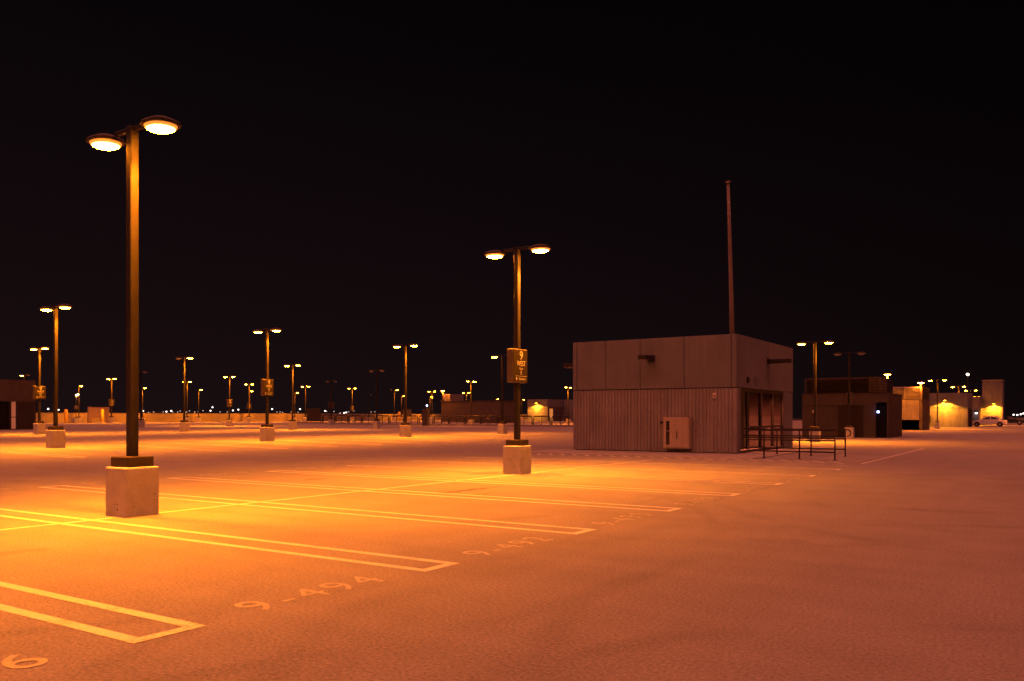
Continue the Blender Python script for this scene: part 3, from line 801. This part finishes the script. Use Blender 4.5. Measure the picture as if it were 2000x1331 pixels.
# ------------------------------------------------------------------ parapet walls
t = thing('parapet', 'long low concrete parapet with a dark groove along the left side of the deck', 'wall', (-110.6, 0, zg(-110.6)))
MB().box(-.15, .15, 20, 230, -.05, .62).box(-.12, .12, 20, 230, .62, .70).box(-.15, .15, 20, 230, .70, 1.28).build('wall', M['parapet'], t)
MB().cbox(-.19, .19, 20, 230, 1.28, 1.36, .01).build('coping', M['parapet'], t)
t = thing('end_parapet', 'low pale parapet closing the far end of the deck at far right', 'wall', (0, 226, 0))
MB().box(-30, 60, -.15, .15, -.05, 1.0).build('wall', M['parapet'], t)
MB().cbox(-30, 60, -.19, .19, 1.0, 1.08, .01).build('coping', M['parapet'], t)

t = thing('side_parapet', 'concrete parapet along the right edge of the deck, mirrored in the entrance glass', 'wall', (24, 0, 0))
MB().box(-.15, .15, -20, 225, -.05, 1.28).build('wall', M['parapet'], t)
MB().cbox(-.19, .19, -20, 225, 1.28, 1.36, .01).build('coping', M['parapet'], t)

# ------------------------------------------------------------------ railings round the ramp opening
t = thing('low_kerb', 'long low concrete kerb under the row of tubular railings', 'kerb', (0, 78.6, 0))
m = MB()
xk = [-86, -83, -75, -64, -53, -43]
for a, c in zip(xk, xk[1:]):
    za, zc = zg(a), zg(c)
    v = [(a,-.2,za-.05),(c,-.2,zc-.05),(c,.2,zc-.05),(a,.2,za-.05),(a,-.2,za+.22),(c,-.2,zc+.22),(c,.2,zc+.22),(a,.2,za+.22)]
    m.add(v, [(4,5,6,7),(0,1,5,4),(2,3,7,6)])
m.build('kerb', M['kerb'], t)
PW, PH = 2.36, 1.15
def rail_pts(w, h, r=.26, n=6):
    p = [(-w/2, 0, 0)]
    for k in range(n+1):
        a = math.pi - (math.pi/2)*k/n; p.append((-w/2+r+r*math.cos(a), 0, h-r+r*math.sin(a)))
    for k in range(n+1):
        a = math.pi/2 - (math.pi/2)*k/n; p.append((w/2-r+r*math.cos(a), 0, h-r+r*math.sin(a)))
    p.append((w/2, 0, 0)); return p
ME['rail_frame'] = MB().tube(rail_pts(PW-.22, PH), .06, 8).mesh('frame', M['galv'])
ME['rail_post'] = MB().tube([(0,0,0),(0,0,PH-.02)], .045, 6).mesh('post', M['galv'])
mm = MB()
for i in range(5): mm.tube([(-PW/2+.14,0,.18+i*.17),(PW/2-.14,0,.18+i*.17)], .014, 6)
ME['rail_bars'] = mm.mesh('bars', M['galv'])
LABR = ['far left railing panel, beside the dark screen', 'rightmost railing panel, against the ribbed building']
for i in range(17):
    x = -83.9 + i*2.36 + .4
    lab = 'galvanised tubular railing panel with rounded top corners along the low kerb'
    t = thing('railing_panel', lab, 'railing', (x, 80.0, zg(x)), 0, 'tubular railing panels behind the low kerb')
    link('frame', ME['rail_frame'], t); link('post', ME['rail_post'], t); link('bars', ME['rail_bars'], t)
t = thing('dark_screen', 'dark solid screen panel at the left end of the railings', 'screen', (-83.6, 79.4, zg(-83.6)))
MB().cbox(-1.1, 1.5, -.05, .05, .32, 2.0, .01).build('panel', M['dark_wall'], t)
for x in (-1.05, .2, 1.45): MB().box(x-.03, x+.03, -.03, .03, 0, .33).build('leg', M['frame'], t)
t = thing('hoop_fitting', 'round hoop on a short post among the railings, right of the Row E pole', 'fitting', (-55.2, 79.6, zg(-55.2)))
MB().tube([(0,0,0),(0,0,1.15)], .035, 8).build('post', M['galv'], t)
MB().tube([(.26*math.cos(2*math.pi*k/16), 0, 1.42+.26*math.sin(2*math.pi*k/16)) for k in range(17)], .04, 6).build('hoop', M['galv'], t)

# ------------------------------------------------------------------ things by the parapet
def bollard(x, y, h, label):
    t = thing('bollard', label, 'bollard', (x, y, zg(x)), 0, 'yellow bollards by the parapet')
    MB().lathe((0,0,0), [(.19,-.02),(.19,h-.08),(.14,h-.02),(.03,h)], 14).build('tube', M['bollard'], t)
    MB().lathe((0,0,0), [(.25,-.02),(.25,.10),(.195,.12)], 14).build('foot', M['kerb'], t)
bollard(-102, 56.2, 1.72, 'yellow bollard standing alone before the parapet, left of the box sign')
bollard(-100.5, 60.0, 1.72, 'yellow bollard standing against the dull purple frame')
bollard(-93.0, 108.0, 1.6, 'yellow bollard seen over the left part of the railings')
t = thing('purple_frame', 'dull purple steel frame with hung panel before the parapet', 'frame', (-102, 60.4, zg(-102)))
for y in (-1.2, 1.15): MB().cbox(-.12, .12, y-.22, y+.22, 0, 2.05, .015).build('post', M['purple'], t)
MB().cbox(-.06, .06, -.98, .93, .68, 2.02, .01).build('panel', M['purple'], t)
t = thing('box_sign_post', 'short post with a small lamp, box sign and dark base by the parapet', 'sign', (-104, 58.6, zg(-104)))
MB().cbox(-.05, .05, -.05, .05, .6, 3.3, .006).build('post', M['pole'], t)
MB().cbox(-.3, .3, -.35, .35, 0, .65, .02).build('base', M['block'], t)
MB().cbox(-.1, .1, -.24, .24, 1.75, 2.2, .01).build('box', M['signside'], t)
MB().cbox(-.09, .09, -.12, .12, 3.3, 3.62, .01).build('bracket', M['mast'], t)
h = MB().cbox(.09, .5, -.1, .1, 3.62, 3.72, .01).build('lamp_head', M['head'], t)
MB().box(.14, .48, -.08, .08, 3.59, 3.619).build('lens', M['lens_small'], h)
t = thing('red_panel', 'dull red panel standing on legs behind the railings', 'panel', (-90, 106.5, zg(-90)))
MB().cbox(-.9, .9, -.05, .05, .8, 2.0, .01).build('panel', M['signside'], t)
for x in (-.8, .8): MB().box(x-.05, x+.05, -.04, .04, 0, .8).build('leg', M['mast'], t)
t = thing('tall_cabinet', 'narrow upright brown cabinet right of a lamp pole behind the kerb', 'cabinet', (-61.9, 76.6, zg(-62)))
MB().cbox(-.36, .36, -.25, .25, 0, 1.95, .015).build('case', M['signside'], t); MB().cbox(-.31, .31, -.275, -.25, .1, 1.85, .006).build('door', M['signside'], t)
t = thing('blue_light_post', 'slim post with a tiny blue lamp behind the railings', 'light', (-93.5, 116.0, zg(-93.5)))
MB().tube([(0,0,0),(0,0,2.6)], .06, 8).build('post', M['mast'], t); MB().lathe((0,0,2.6), [(.08,0),(.14,.08),(.10,.2),(.02,.24)], 12).build('lens', M['blue_spot'], t)

# ------------------------------------------------------------------ parked cars
def car_meshes():
    body = [(-2.22,.30),(-2.26,.52),(-2.16,.70),(-1.20,.86),(-.95,.90),(1.62,.92),(2.20,.86),(2.28,.62),(2.24,.32)]
    prof = []
    for x, z in body: prof.append((x, z))
    def arch(cx):
        return [(cx+.37*math.cos(a), .30+.37*math.sin(a)) for a in [math.pi*k/8 for k in range(9)]]
    lower = arch(1.38) + arch(-1.38)
    poly = prof + lower                       # closed outline with wheel arches
    m = MB(); n = len(poly); rings_ = []
    for y, inset in ((-.86,.05),(-.80,.0),(.80,.0),(.86,.05)):
        rings_.append([(x*(1-inset*.25), y, z if inset == 0 else .6+(z-.6)*(1-inset*1.6)) for x, z in poly])
    o = []
    v = [p for r in rings_ for p in r]; f = []
    for k in range(3):
        for i in range(n):
            j = (i+1) % n; f.append((k*n+i, (k+1)*n+i, (k+1)*n+j, k*n+j))
    f.append(tuple(range(n))); f.append(tuple(3*n+i for i in reversed(range(n))))
    m.add(v, f)
    roof = MB()
    cab = [(-.98,.89,.78),(-.30,1.36,.62),(.10,1.42,.60),(.85,1.40,.60),(1.62,.91,.78)]
    vv = [(x,-w,z) for x,z,w in cab] + [(x,w,z) for x,z,w in cab]; k = len(cab)
    roof.add(vv, [tuple(range(k)), tuple(k+i for i in reversed(range(k)))] + [(i, k+i, k+i+1, i+1) for i in range(k-1)])
    win = MB()
    for s in (-1, 1):
        side = [(-.74,.95,.765),(-.24,1.32,.635),(.22,1.345,.63),(.22,.95,.765)]
        side2 = [(.29,.95,.765),(.29,1.345,.63),(.80,1.32,.635),(1.30,.96,.765)]
        for q in (side, side2):
            pts = [(x, s*(w+.012), z) for x, z, w in q]
            win.add(pts, [(0,1,2,3) if s < 0 else (3,2,1,0)])
    win.add([(-.95,-.68,.935),(-.95,.68,.935),(-.36,.56,1.345),(-.36,-.56,1.345)], [(0,1,2,3)])
    win.add([(1.58,-.66,.955),(1.58,.66,.955),(.93,.54,1.375),(.93,-.54,1.375)], [(3,2,1,0)])
    return m, roof, win
cb, cr, cw = car_meshes()
ME['tyre'] = MB().lathe((0,0,0), [(.20,-.1),(.31,-.1),(.325,-.07),(.325,.07),(.31,.1),(.20,.1)], 22, 0, 'y').mesh('tyre', M['rubber'])
ME['rim'] = MB().lathe((0,0,0), [(.06,-.108),(.17,-.095),(.205,-.1),(.205,.1),(.06,.105)], 22, 0, 'y').mesh('rim', M['rim'])
def car(x, y, label, paint, rz=0.0, sc=1.0):
    t = thing('parked_car', label, 'car', (x, y, 0), rz, 'cars parked at the far right')
    t.scale = (sc, sc, sc)
    link('body', cb.mesh('body', paint), t); link('cabin', cr.mesh('cabin', paint), t)
    link('windows', cw.mesh('windows', M['car_glass']), t)
    for cx in (-1.38, 1.38):
        for s in (-1, 1):
            w = thing('wheel', None, None); w.parent = t; w.location = (cx, s*.76, .325)
            link('tyre', ME['tyre'], w); link('rim', ME['rim'], w)
    for s in (-.62, .62):
        MB().cbox(-2.24, -2.10, s-.17, s+.17, .58, .70, .015).build('headlight', M['lampglass'], t)
        MB().cbox(2.16, 2.285, s-.19, s+.19, .66, .80, .015).build('tail_light', M['red_lens'], t)
    MB().cbox(-2.30, -2.2, -.8, .8, .30, .50, .03).cbox(2.2, 2.32, -.8, .8, .32, .52, .03).build('bumper', M['car_glass'] if paint is M['car_dark'] else paint, t)
    MB().box(-2.275, -2.2, -.4, .4, .52, .64).build('grille', M['black'], t)
car(-7.75, 131.5, 'white saloon car parked side-on in front of the tall tower', M['car_white'], 0, 1.0)
car(-6.4, 160.5, 'dark green car parked half hidden behind the white saloon', M['car_dark'], R(180), 1.0)

# ------------------------------------------------------------------ lights beyond the deck
MASTS = [(-419.4,213.1,2.8),(-467.6,239.5,2.9),(-643.1,340.8,7.0),(-566.4,307.0,5.7),(-375.4,245.0,4.0),(-471.9,311.6,3.8),(-482.5,322.2,4.2),(-385.9,263.2,3.6),(-548.6,376.8,4.8),(-369.4,256.4,4.1),(-447.5,311.5,3.9),(-480.3,338.1,4.2),(-454.7,321.9,4.6),(-494.8,355.4,4.3),(-535.3,386.7,5.3),(-592.5,432.9,5.0),(-405.1,298.3,4.0),(-502.5,374.0,5.3),(-511.0,386.6,5.4),(-400.6,304.4,6.5),(-318.9,246.4,3.4),(-574.6,451.1,5.0),(-392.4,311.9,4.7),(-393.9,316.9,5.2),(-522.9,453.5,7.1),(-443.1,388.4,4.3),(-413.0,364.6,4.2),(-486.6,432.0,4.3),(-298.8,270.5,3.4),(-459.5,424.2,6.6),(-379.8,349.1,3.8),(-299.8,293.0,4.0),(-432.5,424.1,4.8),(-491.0,489.5,5.3),(-320.6,323.8,2.9),(-417.3,422.4,3.7),(-339.4,346.4,3.3),(-439.4,450.6,4.2),(-433.4,447.0,4.6),(-316.8,330.7,4.3),(-443.3,481.7,4.7),(-403.3,442.0,4.5),(-25.5,697.5,2.5),(-25.0,750.2,2.4),(-18.3,605.1,2.6),(-20.4,729.8,3.5)]
BRIGHT = {0,1,2,3,4,8,9,13,18,19,22,23,24,29,31,36,37,42,43,44,45}
def mast_mesh(r, key):
    m = MB().tube([(0,0,-16),(0,0,-.1)], .07, 5)
    m.lathe((0,0,0), [(r*.2,-r*.8),(r*.8,-r*.5),(r,0),(r*.75,r*.55),(r*.2,r*.85)], 10, 1)
    return m.mesh('street_light', [M['black'], M[key]])
M['white_far'] = glow('white_far_light', (1.0, .90, .84), 3.0)
M['dim_far'] = glow('dim_far_light', (1.0, .80, .72), .55)
fm = {'b': mast_mesh(.42, 'white_far'), 's': mast_mesh(.30, 'dim_far')}
for i, (x, y, z) in enumerate(MASTS):
    o = link('distant_light', fm['b' if i in BRIGHT else 's'], None, (x, y, z))
    s = math.hypot(x, y)/450
    o.scale = (s, s, 1.0 if False else s)
    if i < 42: tag(o, 'tiny white street light on the dark horizon beyond the long parapet' if i in BRIGHT else 'faint speck of a street light on the dark horizon beyond the parapet', 'street light', 'bright street lights beyond the parapet' if i in BRIGHT else 'faint street lights beyond the parapet')
    else: tag(o, 'tiny white street light low on the horizon at the far right edge', 'street light', 'street lights at the far right edge')
t = thing('floodlight_mast', 'lone bright light high in the dark sky above the tower side', 'light', (-19.5, 249.8, -14))
MB().tube([(0,0,0),(0,0,26.2)], .12, 6).build('mast', M['black'], t)
MB().lathe((0,0,26.4), [(.06,-.3),(.30,-.16),(.36,0),(.28,.18),(.06,.3)], 14).build('lamp_head', glow('floodlight', (1.0,.74,.42), 14), t)
